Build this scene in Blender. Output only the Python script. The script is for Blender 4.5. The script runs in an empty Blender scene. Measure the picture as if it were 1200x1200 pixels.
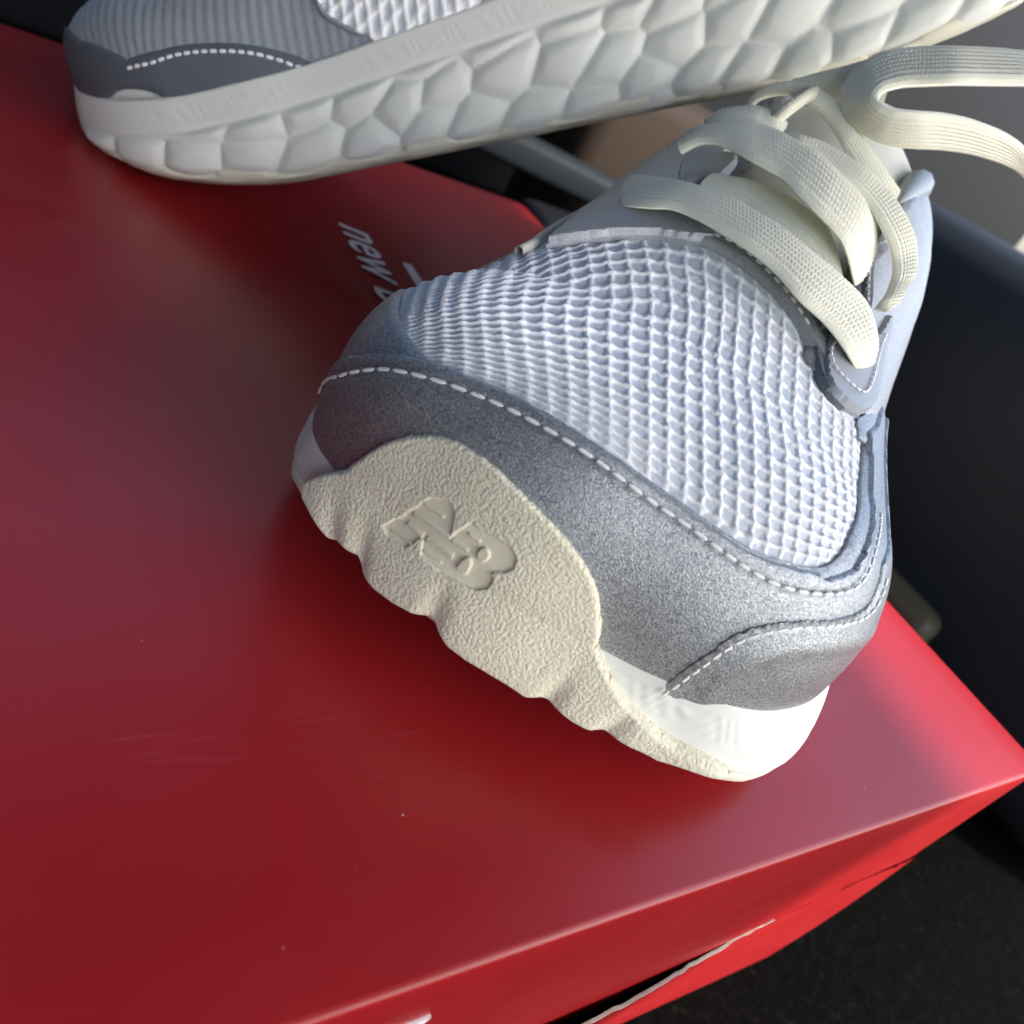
import bpy, math, random
import numpy as np
from mathutils import Matrix, Vector
from mathutils.geometry import delaunay_2d_cdt

random.seed(7)
rng = np.random.default_rng(7)
CM = 0.01
scene = bpy.context.scene

# ---------------------------------------------------------------- camera (a phone held close, rolled to the left)
CAM_RIGHT = Vector((0.82157, -0.38654, 0.41906)); CAM_FWD = Vector((0.56794, 0.61899, -0.54250))
CAM_UP = CAM_RIGHT.cross(CAM_FWD)
cd = bpy.data.cameras.new('camera'); cam = bpy.data.objects.new('camera', cd); scene.collection.objects.link(cam)
cam.matrix_world = Matrix.Translation((0, 0, 9.3*CM)) @ Matrix((CAM_RIGHT, CAM_UP, -CAM_FWD)).transposed().to_4x4()
cd.sensor_width = 36; cd.lens = 36*880/1200
cd.clip_start = .005; cd.clip_end = 50
cd.dof.use_dof = True; cd.dof.focus_distance = .132; cd.dof.aperture_fstop = 20
scene.camera = cam

# ---------------------------------------------------------------- daylight
SUN = Vector((.42, -.72, .76)).normalized()
world = bpy.data.worlds.new('World'); scene.world = world; world.use_nodes = True
wn = world.node_tree; sky = wn.nodes.new('ShaderNodeTexSky'); sky.sky_type = 'NISHITA'; sky.sun_disc = False
sky.sun_elevation = math.asin(SUN.z); sky.sun_rotation = math.atan2(SUN.x, SUN.y); sky.dust_density = 2.0; sky.ozone_density = .8
bg = wn.nodes['Background']; bg.inputs['Strength'].default_value = .15
wn.links.new(sky.outputs[0], bg.inputs['Color'])
sl = bpy.data.lights.new('sun', 'SUN'); sl.energy = 2.1; sl.angle = math.radians(1.4); sl.color = (1, .93, .82)
so = bpy.data.objects.new('sun', sl); scene.collection.objects.link(so)
so.rotation_euler = SUN.to_track_quat('Z', 'Y').to_euler(); so.location = SUN*2
scene.view_settings.view_transform = 'Standard'; scene.view_settings.look = 'None'
scene.view_settings.exposure = 2.0; scene.view_settings.gamma = 1; scene.view_settings.use_curve_mapping = False

# ---------------------------------------------------------------- materials
def mat(name, color, rough=.6, metal=0, **kw):
    m = bpy.data.materials.new(name); m.use_nodes = True
    b = m.node_tree.nodes['Principled BSDF']
    b.inputs['Base Color'].default_value = (*color, 1); b.inputs['Roughness'].default_value = rough; b.inputs['Metallic'].default_value = metal
    for k, v in kw.items(): b.inputs[k].default_value = v
    return m
def N(m, kind, **props):
    n = m.node_tree.nodes.new(kind)
    for k, v in props.items(): setattr(n, k, v)
    return n
def L(m, a, b): m.node_tree.links.new(a, b)
def bsdf(m): return m.node_tree.nodes['Principled BSDF']
def noise(m, scale, detail=3, rough=.55, co=None):
    n = N(m, 'ShaderNodeTexNoise'); n.inputs['Scale'].default_value = scale; n.inputs['Detail'].default_value = detail; n.inputs['Roughness'].default_value = rough
    if co is None: co = N(m, 'ShaderNodeTexCoord').outputs['Object']
    L(m, co, n.inputs['Vector']); return n
def bump(m, height, strength, dist, prev=None):
    b = N(m, 'ShaderNodeBump'); b.inputs['Strength'].default_value = strength; b.inputs['Distance'].default_value = dist
    L(m, height, b.inputs['Height'])
    if prev is not None: L(m, prev.outputs[0], b.inputs['Normal'])
    L(m, b.outputs[0], bsdf(m).inputs['Normal']); return b
def ramp(m, fac, stops):
    r = N(m, 'ShaderNodeValToRGB'); cr = r.color_ramp
    while len(cr.elements) < len(stops): cr.elements.new(.5)
    for e, (p, c) in zip(cr.elements, stops): e.position = p; e.color = (*c, 1)
    L(m, fac, r.inputs[0]); return r

MT = {}
# red laminated cardboard: glossy, faint dust and scuffs
m = MT['red'] = mat('red_card', (.40, .012, .016), .3, **{'Specular IOR Level': .36, 'Coat Weight': .05, 'Coat Roughness': .2})
n1 = noise(m, 14, 4); r1 = ramp(m, n1.outputs[0], [(.3, (.27, .009, .011)), (.7, (.305, .011, .014))])
mp = N(m, 'ShaderNodeMapping'); mp.inputs['Scale'].default_value = (60, 900, 300); mp.inputs['Rotation'].default_value = (0, 0, .5); L(m, N(m, 'ShaderNodeTexCoord').outputs['Object'], mp.inputs[0])
ns = noise(m, 1, 2, .5, mp.outputs[0]); na = noise(m, 35, 3); mu = N(m, 'ShaderNodeMath'); mu.operation = 'MULTIPLY'; L(m, ns.outputs[0], mu.inputs[0]); L(m, na.outputs[0], mu.inputs[1])
rs = ramp(m, mu.outputs[0], [(.40, (0, 0, 0)), (.52, (.11, .11, .11))]); mi = N(m, 'ShaderNodeMixRGB'); L(m, rs.outputs[0], mi.inputs[0]); L(m, r1.outputs[0], mi.inputs[1]); mi.inputs[2].default_value = (.55, .20, .20, 1); L(m, mi.outputs[0], bsdf(m).inputs['Base Color'])  # faint rubbed streaks
n2 = noise(m, 60, 5); r2 = ramp(m, n2.outputs[0], [(.3, (.30,)*3), (.75, (.40,)*3)]); L(m, r2.outputs[0], bsdf(m).inputs['Roughness'])
m = MT['red_edge'] = mat('worn_card_edge', (.70, .30, .31), .45)
m = MT['grey_card'] = mat('raw_card', (.36, .33, .28), .9)
m = MT['white_print'] = mat('white_print', (.86, .84, .84), .4)
m = MT['dust'] = mat('dust_fleck', (.6, .5, .48), .9)
# white knit
m = MT['knit'] = mat('white_knit', (.87, .875, .88), .9, **{'Sheen Weight': .25, 'Sheen Roughness': .5})
at_ = N(m, 'ShaderNodeAttribute'); at_.attribute_name = 'smooth'; r_ = ramp(m, at_.outputs['Fac'], [(.12, (.60, .645, .70)), (.6, (.88, .885, .885))]); L(m, r_.outputs[0], bsdf(m).inputs['Base Color'])  # white cords; pits tinted blue-grey, their shade painted into the colour
n1 = noise(m, 2600, 4, .7); n2 = noise(m, 900, 3); b = bump(m, n1.outputs[0], .6, .0002); bump(m, n2.outputs[0], .4, .0005, b)
m = MT['rib'] = mat('grey_rib_knit', (.27, .30, .33), .85, **{'Sheen Weight': .3})
n1 = noise(m, 2600, 4, .7); bump(m, n1.outputs[0], .8, .0003)
# metallic grey synthetic with a glitter grain
def glitter(name, lo, hi, rough, metal, amp=.6):
    m = mat(name, lo, rough, metal)
    co = N(m, 'ShaderNodeTexCoord').outputs['Object']
    v = N(m, 'ShaderNodeTexVoronoi'); v.inputs['Scale'].default_value = 4300; L(m, co, v.inputs['Vector'])
    rr = ramp(m, v.outputs['Color'], [(.1, lo), (.9, hi)]); L(m, rr.outputs[0], bsdf(m).inputs['Base Color'])
    nz = noise(m, 4200, 2, .6, co); b1 = bump(m, nz.outputs[0], amp, .00022)
    return m
MT['silver'] = glitter('silver_grain_leather', (.185, .205, .23), (.50, .515, .515), .37, .7, .85)
MT['silver_light'] = glitter('pale_silver_leather', (.30, .31, .32), (.46, .47, .48), .5, .4, .35)
m = MT['grey_pu'] = mat('grey_smooth_synthetic', (.30, .315, .34), .45); n1 = noise(m, 1500, 3); bump(m, n1.outputs[0], .3, .0002)
m = MT['dark_pu'] = mat('dark_grey_overlay', (.10, .115, .135), .5); n1 = noise(m, 1500, 3); bump(m, n1.outputs[0], .3, .0002)
# cream suede with a pebbled nap
m = MT['suede'] = mat('cream_suede', (.76, .72, .54), .95, **{'Sheen Weight': .3, 'Sheen Roughness': .6})
co = N(m, 'ShaderNodeTexCoord').outputs['Object']
n0 = noise(m, 120, 4, .6, co); r0 = ramp(m, n0.outputs[0], [(.3, (.72, .68, .50)), (.7, (.79, .75, .575))]); L(m, r0.outputs[0], bsdf(m).inputs['Base Color'])
nw = noise(m, 420, 2, .5, co); mx = N(m, 'ShaderNodeMixRGB'); mx.inputs[0].default_value = .0012; mx.blend_type = 'ADD'; L(m, co, mx.inputs[1]); L(m, nw.outputs['Color'], mx.inputs[2])
v = N(m, 'ShaderNodeTexVoronoi'); v.inputs['Scale'].default_value = 1750; L(m, mx.outputs[0], v.inputs['Vector'])
nn = noise(m, 1500, 4, .6, co); sub = N(m, 'ShaderNodeMath'); sub.operation = 'MULTIPLY_ADD'; L(m, nn.outputs[0], sub.inputs[0]); sub.inputs[1].default_value = .45; iv = N(m, 'ShaderNodeMath'); iv.operation = 'SUBTRACT'; iv.inputs[0].default_value = 1; L(m, v.outputs['Distance'], iv.inputs[1]); L(m, iv.outputs[0], sub.inputs[2])
att = N(m, 'ShaderNodeAttribute'); att.attribute_name = 'smooth'
mul = N(m, 'ShaderNodeMath'); mul.operation = 'MULTIPLY'; L(m, sub.outputs[0], mul.inputs[0]); L(m, att.outputs['Fac'], mul.inputs[1])
bump(m, mul.outputs[0], .85, .0002)
m = MT['foam'] = mat('white_foam', (.73, .735, .67), .6, **{'Subsurface Weight': .12, 'Subsurface Radius': (.004, .004, .003), 'Subsurface Scale': 1.0})
n1 = noise(m, 500, 4); bump(m, n1.outputs[0], .12, .0004)
m = MT['foam_cream'] = mat('cream_outsole', (.70, .66, .52), .6); n1 = noise(m, 300, 4); bump(m, n1.outputs[0], .3, .0006)
m = MT['lace'] = mat('cream_lace', (.88, .86, .70), .85, **{'Sheen Weight': .3}); n1 = noise(m, 3000, 3, .7); bump(m, n1.outputs[0], .5, .0002)
m = MT['thread'] = mat('white_thread', (.90, .90, .88), .7); n1 = noise(m, 4000, 2); bump(m, n1.outputs[0], .4, .0001)
m = MT['tongue'] = mat('cream_lining', (.62, .62, .54), .9); n1 = noise(m, 1800, 3); bump(m, n1.outputs[0], .5, .0003)
m = MT['inner'] = mat('grey_lining', (.22, .23, .25), .95)
# car interior
m = MT['carpet'] = mat('black_carpet', (.012, .012, .012), 1, **{'Specular IOR Level': .04}); n1 = noise(m, 260, 6, .75); r = ramp(m, n1.outputs[0], [(.45, (.001, .001, .001)), (.62, (.003, .003, .0027)), (.80, (.03, .03, .026))]); L(m, r.outputs[0], bsdf(m).inputs['Base Color']); bump(m, n1.outputs[0], .8, .003)
m = MT['plastic'] = mat('charcoal_plastic', (.007, .008, .010), .6, **{'Specular IOR Level': .15}); n1 = noise(m, 900, 3); bump(m, n1.outputs[0], .2, .0004)
m = MT['trim'] = mat('slate_trim', (.017, .021, .026), .6, **{'Specular IOR Level': .15}); n1 = noise(m, 700, 3); bump(m, n1.outputs[0], .2, .0004)
m = MT['leather'] = mat('brown_leather', (.026, .018, .013), .7, **{'Specular IOR Level': .15}); n1 = noise(m, 500, 4); bump(m, n1.outputs[0], .4, .0006)
m = MT['khaki'] = mat('khaki_plastic', (.045, .045, .034), .5, **{'Specular IOR Level': .15}); n1 = noise(m, 500, 3); bump(m, n1.outputs[0], .2, .0004)
m = MT['headliner'] = mat('dark_headliner', (.03, .03, .033), .9); n1 = noise(m, 300, 3); bump(m, n1.outputs[0], .3, .001)

# ---------------------------------------------------------------- object helpers
def add(name, verts, faces, material, parent=None, smooth=True, attr=None, sharp=0):
    me = bpy.data.meshes.new(name); me.from_pydata([tuple(map(float, v)) for v in verts], [], [tuple(map(int, f)) for f in faces]); me.update()
    if smooth:
        me.polygons.foreach_set('use_smooth', [True]*len(me.polygons))
        if sharp: me.set_sharp_from_angle(angle=math.radians(sharp))
    if attr is not None:
        a = me.attributes.new('smooth', 'FLOAT', 'POINT'); a.data.foreach_set('value', np.asarray(attr, np.float32))
    if material: me.materials.append(MT[material])
    o = bpy.data.objects.new(name, me); scene.collection.objects.link(o)
    if parent: o.parent = parent
    return o
def tag(o, label=None, cat=None, group=None, kind=None):
    for k, v in (('label', label), ('category', cat), ('group', group), ('kind', kind)):
        if v: o[k] = v
    return o
def empty(name, loc, M=None):
    o = bpy.data.objects.new(name, None); o.empty_display_size = .02; scene.collection.objects.link(o)
    o.matrix_world = Matrix.Translation(loc) @ (M.to_4x4() if M else Matrix.Identity(4)); return o
def box_mesh(x0, x1, y0, y1, z0, z1, bev=0., seg=3):
    import bmesh
    bm = bmesh.new(); bmesh.ops.create_cube(bm, size=1)
    for v in bm.verts: v.co = Vector(((x0+x1)/2 + v.co.x*(x1-x0), (y0+y1)/2 + v.co.y*(y1-y0), (z0+z1)/2 + v.co.z*(z1-z0)))
    if bev: bmesh.ops.bevel(bm, geom=bm.edges[:], offset=bev, segments=seg, affect='EDGES', profile=.5)
    vs = [v.co*CM for v in bm.verts]; bm.verts.index_update(); fs = [[v.index for v in f.verts] for f in bm.faces]; bm.free(); return vs, fs
def box(name, dims, material, parent=None, bev=.2):
    vs, fs = box_mesh(*dims, bev=bev); return add(name, vs, fs, material, parent)
# ---------------------------------------------------------------- the shoe's last (cm): flat pattern (p, q) -> surface
class pchip:
    """Monotone cubic through the points (xs, ys), held flat outside them."""
    def __init__(self, xs, ys):
        x = self.x = np.array(xs, float); y = self.y = np.array(ys, float); h = self.h = np.diff(x); d = np.diff(y) / h
        m = self.m = np.zeros_like(y)
        for i in range(1, len(x) - 1):
            if d[i-1] * d[i] > 0:
                w1 = 2*h[i] + h[i-1]; w2 = h[i] + 2*h[i-1]; m[i] = (w1 + w2) / (w1/d[i-1] + w2/d[i])
        m[0] = d[0]; m[-1] = d[-1]
    def __call__(self, t):
        x, y, h, m = self.x, self.y, self.h, self.m
        t = np.clip(np.asarray(t, float), x[0], x[-1]); i = np.clip(np.searchsorted(x, t, side='right') - 1, 0, len(x) - 2)
        hh = h[i]; u = (t - x[i]) / hh
        return (1+2*u)*(1-u)**2*y[i] + u*(1-u)**2*hh*m[i] + u*u*(3-2*u)*y[i+1] + u*u*(u-1)*hh*m[i+1]


class Last:
    """A shoe's shape. p runs toe to heel, q across; r = distance from the spine line in the flattened pattern,
    t = r / girth is 1 at the feather line where the upper meets the midsole and grows down the sidewall."""
    S0, S1, YS = 5.0, 24.5, -0.2
    W_toe = pchip([-90,-72,-54,-44,-27,-7,12,32,43,53,71,90], [5.3,5.65,5.8,5.58,4.97,4.62,4.4,4.65,4.85,4.97,5.05,5.02])
    W_r = pchip([5,7,9,12,15,18,22,24.5], [5.02,4.85,4.55,4.4,4.2,3.9,3.8,3.7])
    W_l = pchip([5,7,10,14,18,22,24.5], [5.25,5.25,4.9,4.4,3.9,3.8,3.7])
    W_heel = pchip([0,45,90], [3.7,3.8,3.7])
    ZS = pchip([5,7,9,11,13,16,20,24.5], [5.65,6.15,7.1,8.25,9.4,10.0,9.6,9.8])
    ZF = pchip([-5,0,5,9,14,20,30], [2.5,2.4,2.2,2.4,3.0,3.9,4.3])
    ZB = pchip([-5,0,2,5,8,22,26,30], [1.25,1.15,.75,.25,0,0,.3,1.0])
    EX = pchip([-3,5,10,16,30], [.72,.78,.9,.8,.7])
    EZ = pchip([-3,5,10,16,30], [.62,.72,.85,.75,.6])
    FL = pchip([-90,-50,0,30,50,75,90], [.3,.27,.33,.38,.68,.62,.45])
    def frame(self, p, q):
        p = np.asarray(p, float); q = np.asarray(q, float)
        R = np.clip(p, self.S0, self.S1); dx = p - R; dy = q - self.YS
        r = np.hypot(dx, dy) + 1e-9
        ang = np.degrees(np.arctan2(dy, np.abs(dx) + 1e-9))
        W = np.where(p < self.S0, self.W_toe(ang), np.where(p > self.S1, self.W_heel(np.abs(ang)),
                     np.where(dy > 0, self.W_r(p), self.W_l(p))))
        return R, dx/r, dy/r, r, W, ang
    def girth(self, p, q):
        R, ux, uy, r, W, a = self.frame(p, q)
        zf = self.ZF(R + ux*W)
        return .5*np.pi*np.sqrt((W**2 + (self.ZS(R) - zf)**2)/2)*1.04
    def pos(self, p, q, outer=0.0):
        R, ux, uy, r, W, ang = self.frame(p, q)
        s1 = R + ux*W
        zs = self.ZS(R); zf = self.ZF(s1)
        G = .5*np.pi*np.sqrt((W**2 + (zs - zf)**2)/2)*1.04
        t = r/G
        tc = np.clip(t, 1e-6, 1)
        k = np.clip(tc/.55, 0, 1); ex = 1 - (1 - self.EX(s1))*k*k*(3 - 2*k)      # rounder at the very top, so the spine leaves no crease
        gx = np.sin(np.pi/2*tc)**ex; gz = 1 - np.clip(np.cos(np.pi/2*tc), 0, 1)**self.EZ(s1)
        k = np.clip((t - .88)/.3, 0, 1); k = k*k*(3 - 2*k)
        rad = W*gx + outer*self.FL(ang)*k
        z = zs - (zs - zf)*gz - np.clip(t - 1, 0, 9)*G
        return np.stack([R + ux*rad, self.YS + uy*rad, z], -1), t
    def surf(self, p, q, off=0.0, outer=0.0, e=.02):
        p = np.asarray(p, float); q = np.asarray(q, float)
        P, t = self.pos(p, q, outer)
        a = self.pos(p+e, q, outer)[0] - self.pos(p-e, q, outer)[0]; b = self.pos(p, q+e, outer)[0] - self.pos(p, q-e, outer)[0]
        N = np.cross(a, b); N /= np.linalg.norm(N, axis=-1, keepdims=True) + 1e-12
        return P + N*np.broadcast_to(np.asarray(off, float), p.shape)[..., None], N, t


class LastB(Last):
    ZF = pchip([-5,0,2,3.5,5.5,8,12,17,30], [4.2,3.8,3.1,2.75,2.55,2.6,2.95,3.4,3.9])
    ZB = pchip([-5,0,2,4,6,8,22,26,30], [3.2,2.85,1.65,.75,.25,0,0,.5,1.4])
    FL = pchip([-90,90], [.4,.4])
# ---------------------------------------------------------------- outlines on the shoe, in pattern coordinates (cm)
PA = {
    'mesh_low': [(2.583,-4.8),(2.059,-4.503),(1.537,-4.035),(1.221,-3.59),(1.158,-3.206),(1.199,-2.604),(1.232,-2.033),(1.332,-1.501),(1.288,-1.143),(1.262,-0.393),(1.246,0.337),(1.287,1.088),(1.343,1.53),(1.427,1.996),(1.717,2.506),(2.164,2.995),(2.69,3.11),(3.443,2.954),(5.031,2.96),(6.553,3.042)],
    'cap_top': [(1.118,-6.773),(1.235,-6.568),(0.953,-5.312),(1.068,-4.42),(1.174,-3.541),(1.233,-2.905),(1.26,-2.327),(1.317,-1.775)],
    'cap_stitch': [(1.053,-6.865),(0.583,-5.883),(0.623,-5.081),(0.73,-4.361),(0.81,-3.667),(0.889,-3.089),(0.93,-2.557),(0.96,-1.967),(0.957,-1.39),(0.954,-0.82),(0.901,-0.232),(0.879,0.389),(0.945,1.002),(0.984,1.657),(1.108,2.312),(1.307,2.75),(1.745,3.262),(2.354,3.673),(2.892,3.727),(3.568,3.445),(4.685,3.363)],
    'lat_stitch': [(-1.223,3.181),(-0.652,3.127),(-0.355,3.128),(0.097,3.057),(0.525,3.151),(1.062,3.439),(1.734,3.982),(2.565,4.435),(3.1,4.255),(3.509,3.981)],
    'lat_tone': [(-0.302,3.828),(-0.097,3.717),(0.322,3.658),(0.896,3.907),(1.56,4.42),(2.784,5.327),(3.317,5.544)],
    'cap_bottom': [(-1.539,2.464),(-1.263,3.201),(-0.755,3.927),(-0.096,4.775),(0.642,5.473),(1.698,6.075),(2.467,6.315),(2.725,6.058)],
    'throat': [(6.684,-3.837),(7.18,-3.346),(7.588,-2.861),(7.968,-2.217),(8.141,-1.636),(8.134,-0.942),(7.962,-0.121),(7.779,0.558),(7.416,1.081),(7.191,1.446),(6.865,1.938),(7.047,2.572),(7.78,3.334)],
    'throat_up': [(7.607,-3.95),(7.995,-3.51),(8.277,-2.845),(8.845,-2.563),(8.693,-1.581),(8.608,-0.813),(8.389,-0.016),(8.13,0.626),(7.885,1.252),(7.606,1.557)],
    'throat_stitch': [(8.212,-1.842),(8.378,-1.413),(8.376,-0.877),(8.162,-0.213),(7.964,0.384),(7.711,0.888),(7.509,1.154)],
    'eyestay_l': [(6.684,-3.837),(8.998,-4.535),(11.759,-5.763),(12.363,-4.686),(11.694,-3.0),(10.685,-2.852),(9.415,-3.63),(9.057,-3.619),(8.881,-2.58),(8.384,-2.355)],
    'bump_top': [(-0.901,-5.962),(-0.734,-5.222),(-0.662,-4.789),(-0.552,-4.461),(-0.365,-4.114),(-0.145,-3.653),(0.011,-3.211),(0.075,-2.79),(0.032,-2.343),(-0.034,-1.908),(-0.184,-1.437),(-0.322,-0.962),(-0.436,-0.477),(-0.568,-0.021),(-0.708,0.4),(-0.907,0.815),(-1.125,1.262),(-1.283,1.667),(-1.4,2.192),(-1.434,2.863),(-1.233,3.951),(-0.728,4.891),(-0.329,5.539)],
    'logo': [(-0.891,-2.89),(-0.848,-2.533),(-0.865,-2.404),(-0.989,-2.297),(-1.241,-2.215),(-0.993,-1.955),(-1.034,-1.777),(-1.027,-1.384),(-1.039,-1.088),(-1.121,-0.92),(-1.245,-0.881),(-1.326,-0.991),(-1.394,-1.213),(-1.432,-1.1),(-1.484,-1.111),(-1.611,-1.285),(-1.642,-1.505),(-1.65,-1.777),(-1.655,-2.131),(-1.539,-2.631),(-1.27,-2.733),(-1.53,-3.017),(-1.441,-3.505),(-1.314,-3.669),(-1.15,-3.447),(-1.097,-3.25),(-1.006,-3.043)],
    'lg1': [(-1.104,-3.091),(-1.184,-2.646),(-1.254,-2.218)],
    'lg2': [(-1.175,-3.127),(-1.262,-2.749)],
    'lg2b': [(-1.289,-2.639),(-1.38,-2.028)],
    'lg3': [(-1.364,-3.459),(-1.431,-2.923)],
    'lg4': [(-1.465,-2.625),(-1.509,-2.193)],
    'lg5': [(-1.27,-2.159),(-1.301,-1.818)],
    'lg6': [(-1.146,-1.915),(-1.163,-1.689)],
    'lg7': [(-0.984,-2.96),(-1.062,-2.506)],
    'dot1': [(-1.274,-1.499)],
    'dot2': [(-1.428,-1.723)],
    'lob': [(-0.044,-7.676),(-1.265,-5.992),(-1.841,-5.186),(-2.252,-4.027),(-2.514,-2.929),(-2.635,-1.615),(-2.709,-0.083),(-2.434,1.448),(-2.251,2.626),(-1.572,4.201),(-0.733,5.382),(0.179,6.234)],
}
PB = {
    'dark_top': [(3.947,5.684),(5.171,5.627),(6.352,5.83),(7.447,6.215),(8.463,6.803),(9.218,7.341)],
    'dark_low': [(9.202,7.394),(8.301,7.109),(6.412,6.813),(5.283,6.772),(3.126,6.378)],
    'stitch': [(3.792,5.908),(4.62,5.972),(5.341,5.895),(6.056,5.989),(6.734,6.16),(7.387,6.383),(7.993,6.708),(8.478,7.003),(8.708,7.143)],
    'mesh': [(9.514,6.322),(9.571,6.621),(9.879,7.01),(10.557,7.667),(10.97,8.0),(11.666,8.391),(12.617,8.765),(13.55,8.852)],
    'solejoin': [(9.137,7.339),(9.769,7.503),(11.683,8.329),(13.544,8.867),(14.227,8.96)],
    'line': [(4.332,4.337),(5.962,4.422)],
}
LACES = {
    'L1': [([12.07,-4.15,6.59],[9.58,-3.84,6.16]),([10.06,-3.67,6.82],[8.42,-3.39,6.38]),([9.33,-2.95,7.14],[8.11,-2.86,6.64]),([9.01,-2.36,7.33],[8.03,-2.33,6.88]),([8.78,-1.34,7.52],[7.8,-1.58,6.98]),([8.57,-0.54,7.54],[7.57,-0.81,7.01]),([8.43,0.29,7.46],[7.39,0.01,6.94]),([8.54,1.12,7.34],[7.19,0.73,6.76]),([8.71,1.87,7.15],[7.26,1.33,6.64]),([8.56,2.32,6.85],[7.27,1.83,6.48]),([8.45,2.55,6.58],[7.37,2.16,6.32]),([8.31,2.65,6.29],[7.64,2.41,6.16])],
    'L2': [([10.07,-2.23,7.57],[9.52,-2.34,7.24]),([10.04,-1.4,7.85],[9.27,-1.39,7.42]),([9.99,-0.5,7.97],[8.87,-0.47,7.34]),([9.93,0.15,7.95],[8.68,0.15,7.26]),([9.45,0.89,7.52],[8.6,0.8,7.09]),([9.18,1.27,7.17],[8.44,1.15,6.83])],
    'L3': [([10.27,-3.31,7.77],[9.86,-3.15,7.66]),([10.3,-3.15,8.13],[9.76,-2.81,8.02]),([10.32,-2.72,8.48],[9.52,-2.29,8.21]),([10.41,-2.12,8.81],[9.15,-1.6,8.24]),([10.27,-1.45,8.91],[9.01,-0.98,8.26]),([10.12,-0.73,8.93],[8.74,-0.37,8.15]),([9.98,-0.01,8.81],[8.64,0.19,8.03]),([10.04,0.6,8.67],[8.67,0.76,7.87]),([10.2,1.07,8.44],[8.78,1.13,7.63]),([10.46,1.45,8.0],[9.16,1.57,7.24])],
    'L4': [([10.55,-1.46,8.89],[10.33,-1.37,8.79]),([10.4,-1.06,9.0],[10.04,-0.98,8.8]),([10.47,-0.55,9.09],[10.01,-0.5,8.82]),([10.46,0.25,9.08],[9.87,0.22,8.73]),([10.56,0.98,8.95],[9.85,0.83,8.58]),([10.55,1.66,8.69],[9.78,1.37,8.35]),([10.52,2.21,8.31],[9.74,1.84,8.05]),([10.13,2.49,7.82],[9.48,2.14,7.66]),([9.54,2.47,7.41],[9.05,2.2,7.3]),([9.11,2.33,7.09],[9.01,2.2,7.1])],
    'L5': [([11.05,-3.17,8.31],[10.63,-2.84,8.27]),([11.23,-2.99,8.65],[10.49,-2.57,8.45]),([11.23,-2.64,8.9],[10.5,-2.26,8.63]),([11.26,-2.31,9.06],[10.53,-1.96,8.75]),([11.22,-1.94,9.11],[10.58,-1.69,8.79]),([11.28,-1.64,9.06],[10.71,-1.5,8.74])],
    'L5b': [([11.13,-1.97,8.98],[10.95,-1.75,8.94]),([10.97,-1.79,9.3],[10.78,-1.64,9.22]),([11.16,-1.63,9.65],[10.98,-1.47,9.57]),([11.53,-1.5,9.86],[11.38,-1.34,9.8])],
    'L6': [([11.92,-2.69,9.03],[11.94,-2.51,9.02]),([11.85,-2.63,9.28],[11.82,-2.43,9.19]),([11.83,-2.39,9.56],[11.74,-2.22,9.4]),([11.81,-1.97,9.82],[11.67,-1.83,9.58]),([11.72,-1.4,9.94],[11.5,-1.29,9.57]),([11.64,-0.86,9.88],[11.37,-0.77,9.46]),([11.52,-0.33,9.7],[11.21,-0.18,9.19]),([11.51,0.15,9.49],[11.19,0.34,8.96]),([11.56,0.71,9.27],[11.27,0.86,8.78]),([11.74,1.27,9.06],[11.48,1.32,8.65])],
    'L7': [([12.78,-2.13,9.87],[12.82,-1.76,9.86]),([12.68,-1.75,10.2],[12.56,-1.12,9.88]),([12.65,-1.26,10.59],[12.25,-0.71,9.87]),([12.59,-0.78,10.97],[11.98,-0.37,9.95]),([12.66,-0.41,11.19],[11.96,0.06,10.01])],
    'L8': [([14.47,2.19,12.6],[13.01,2.43,11.98]),([13.78,1.23,12.2],[12.31,1.6,11.53]),([13.11,0.42,11.79],[11.65,0.84,11.13]),([12.9,-0.13,11.5],[11.45,0.29,10.83]),([12.68,-0.52,11.24],[11.34,0.1,10.72]),([12.41,-0.82,10.94],[11.21,-0.06,10.59]),([12.13,-0.98,10.6],[11.07,-0.18,10.47]),([11.87,-1.0,10.28],[10.95,-0.22,10.36]),([11.65,-0.88,10.0],[10.84,-0.21,10.28]),([11.49,-0.63,9.79],[10.76,-0.13,10.23]),([11.41,-0.27,9.67],[10.72,0.01,10.22]),([11.41,0.16,9.64],[10.72,0.19,10.24]),([11.49,0.62,9.72],[10.76,0.39,10.31]),([11.66,1.07,9.89],[10.84,0.6,10.4]),([12.07,1.66,10.14],[11.23,1.09,10.62]),([12.68,2.4,10.37],[11.81,1.78,10.82]),([13.48,3.3,10.5],[12.6,2.64,10.94]),([14.27,4.2,10.42],[13.38,3.58,10.84])],
}
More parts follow.
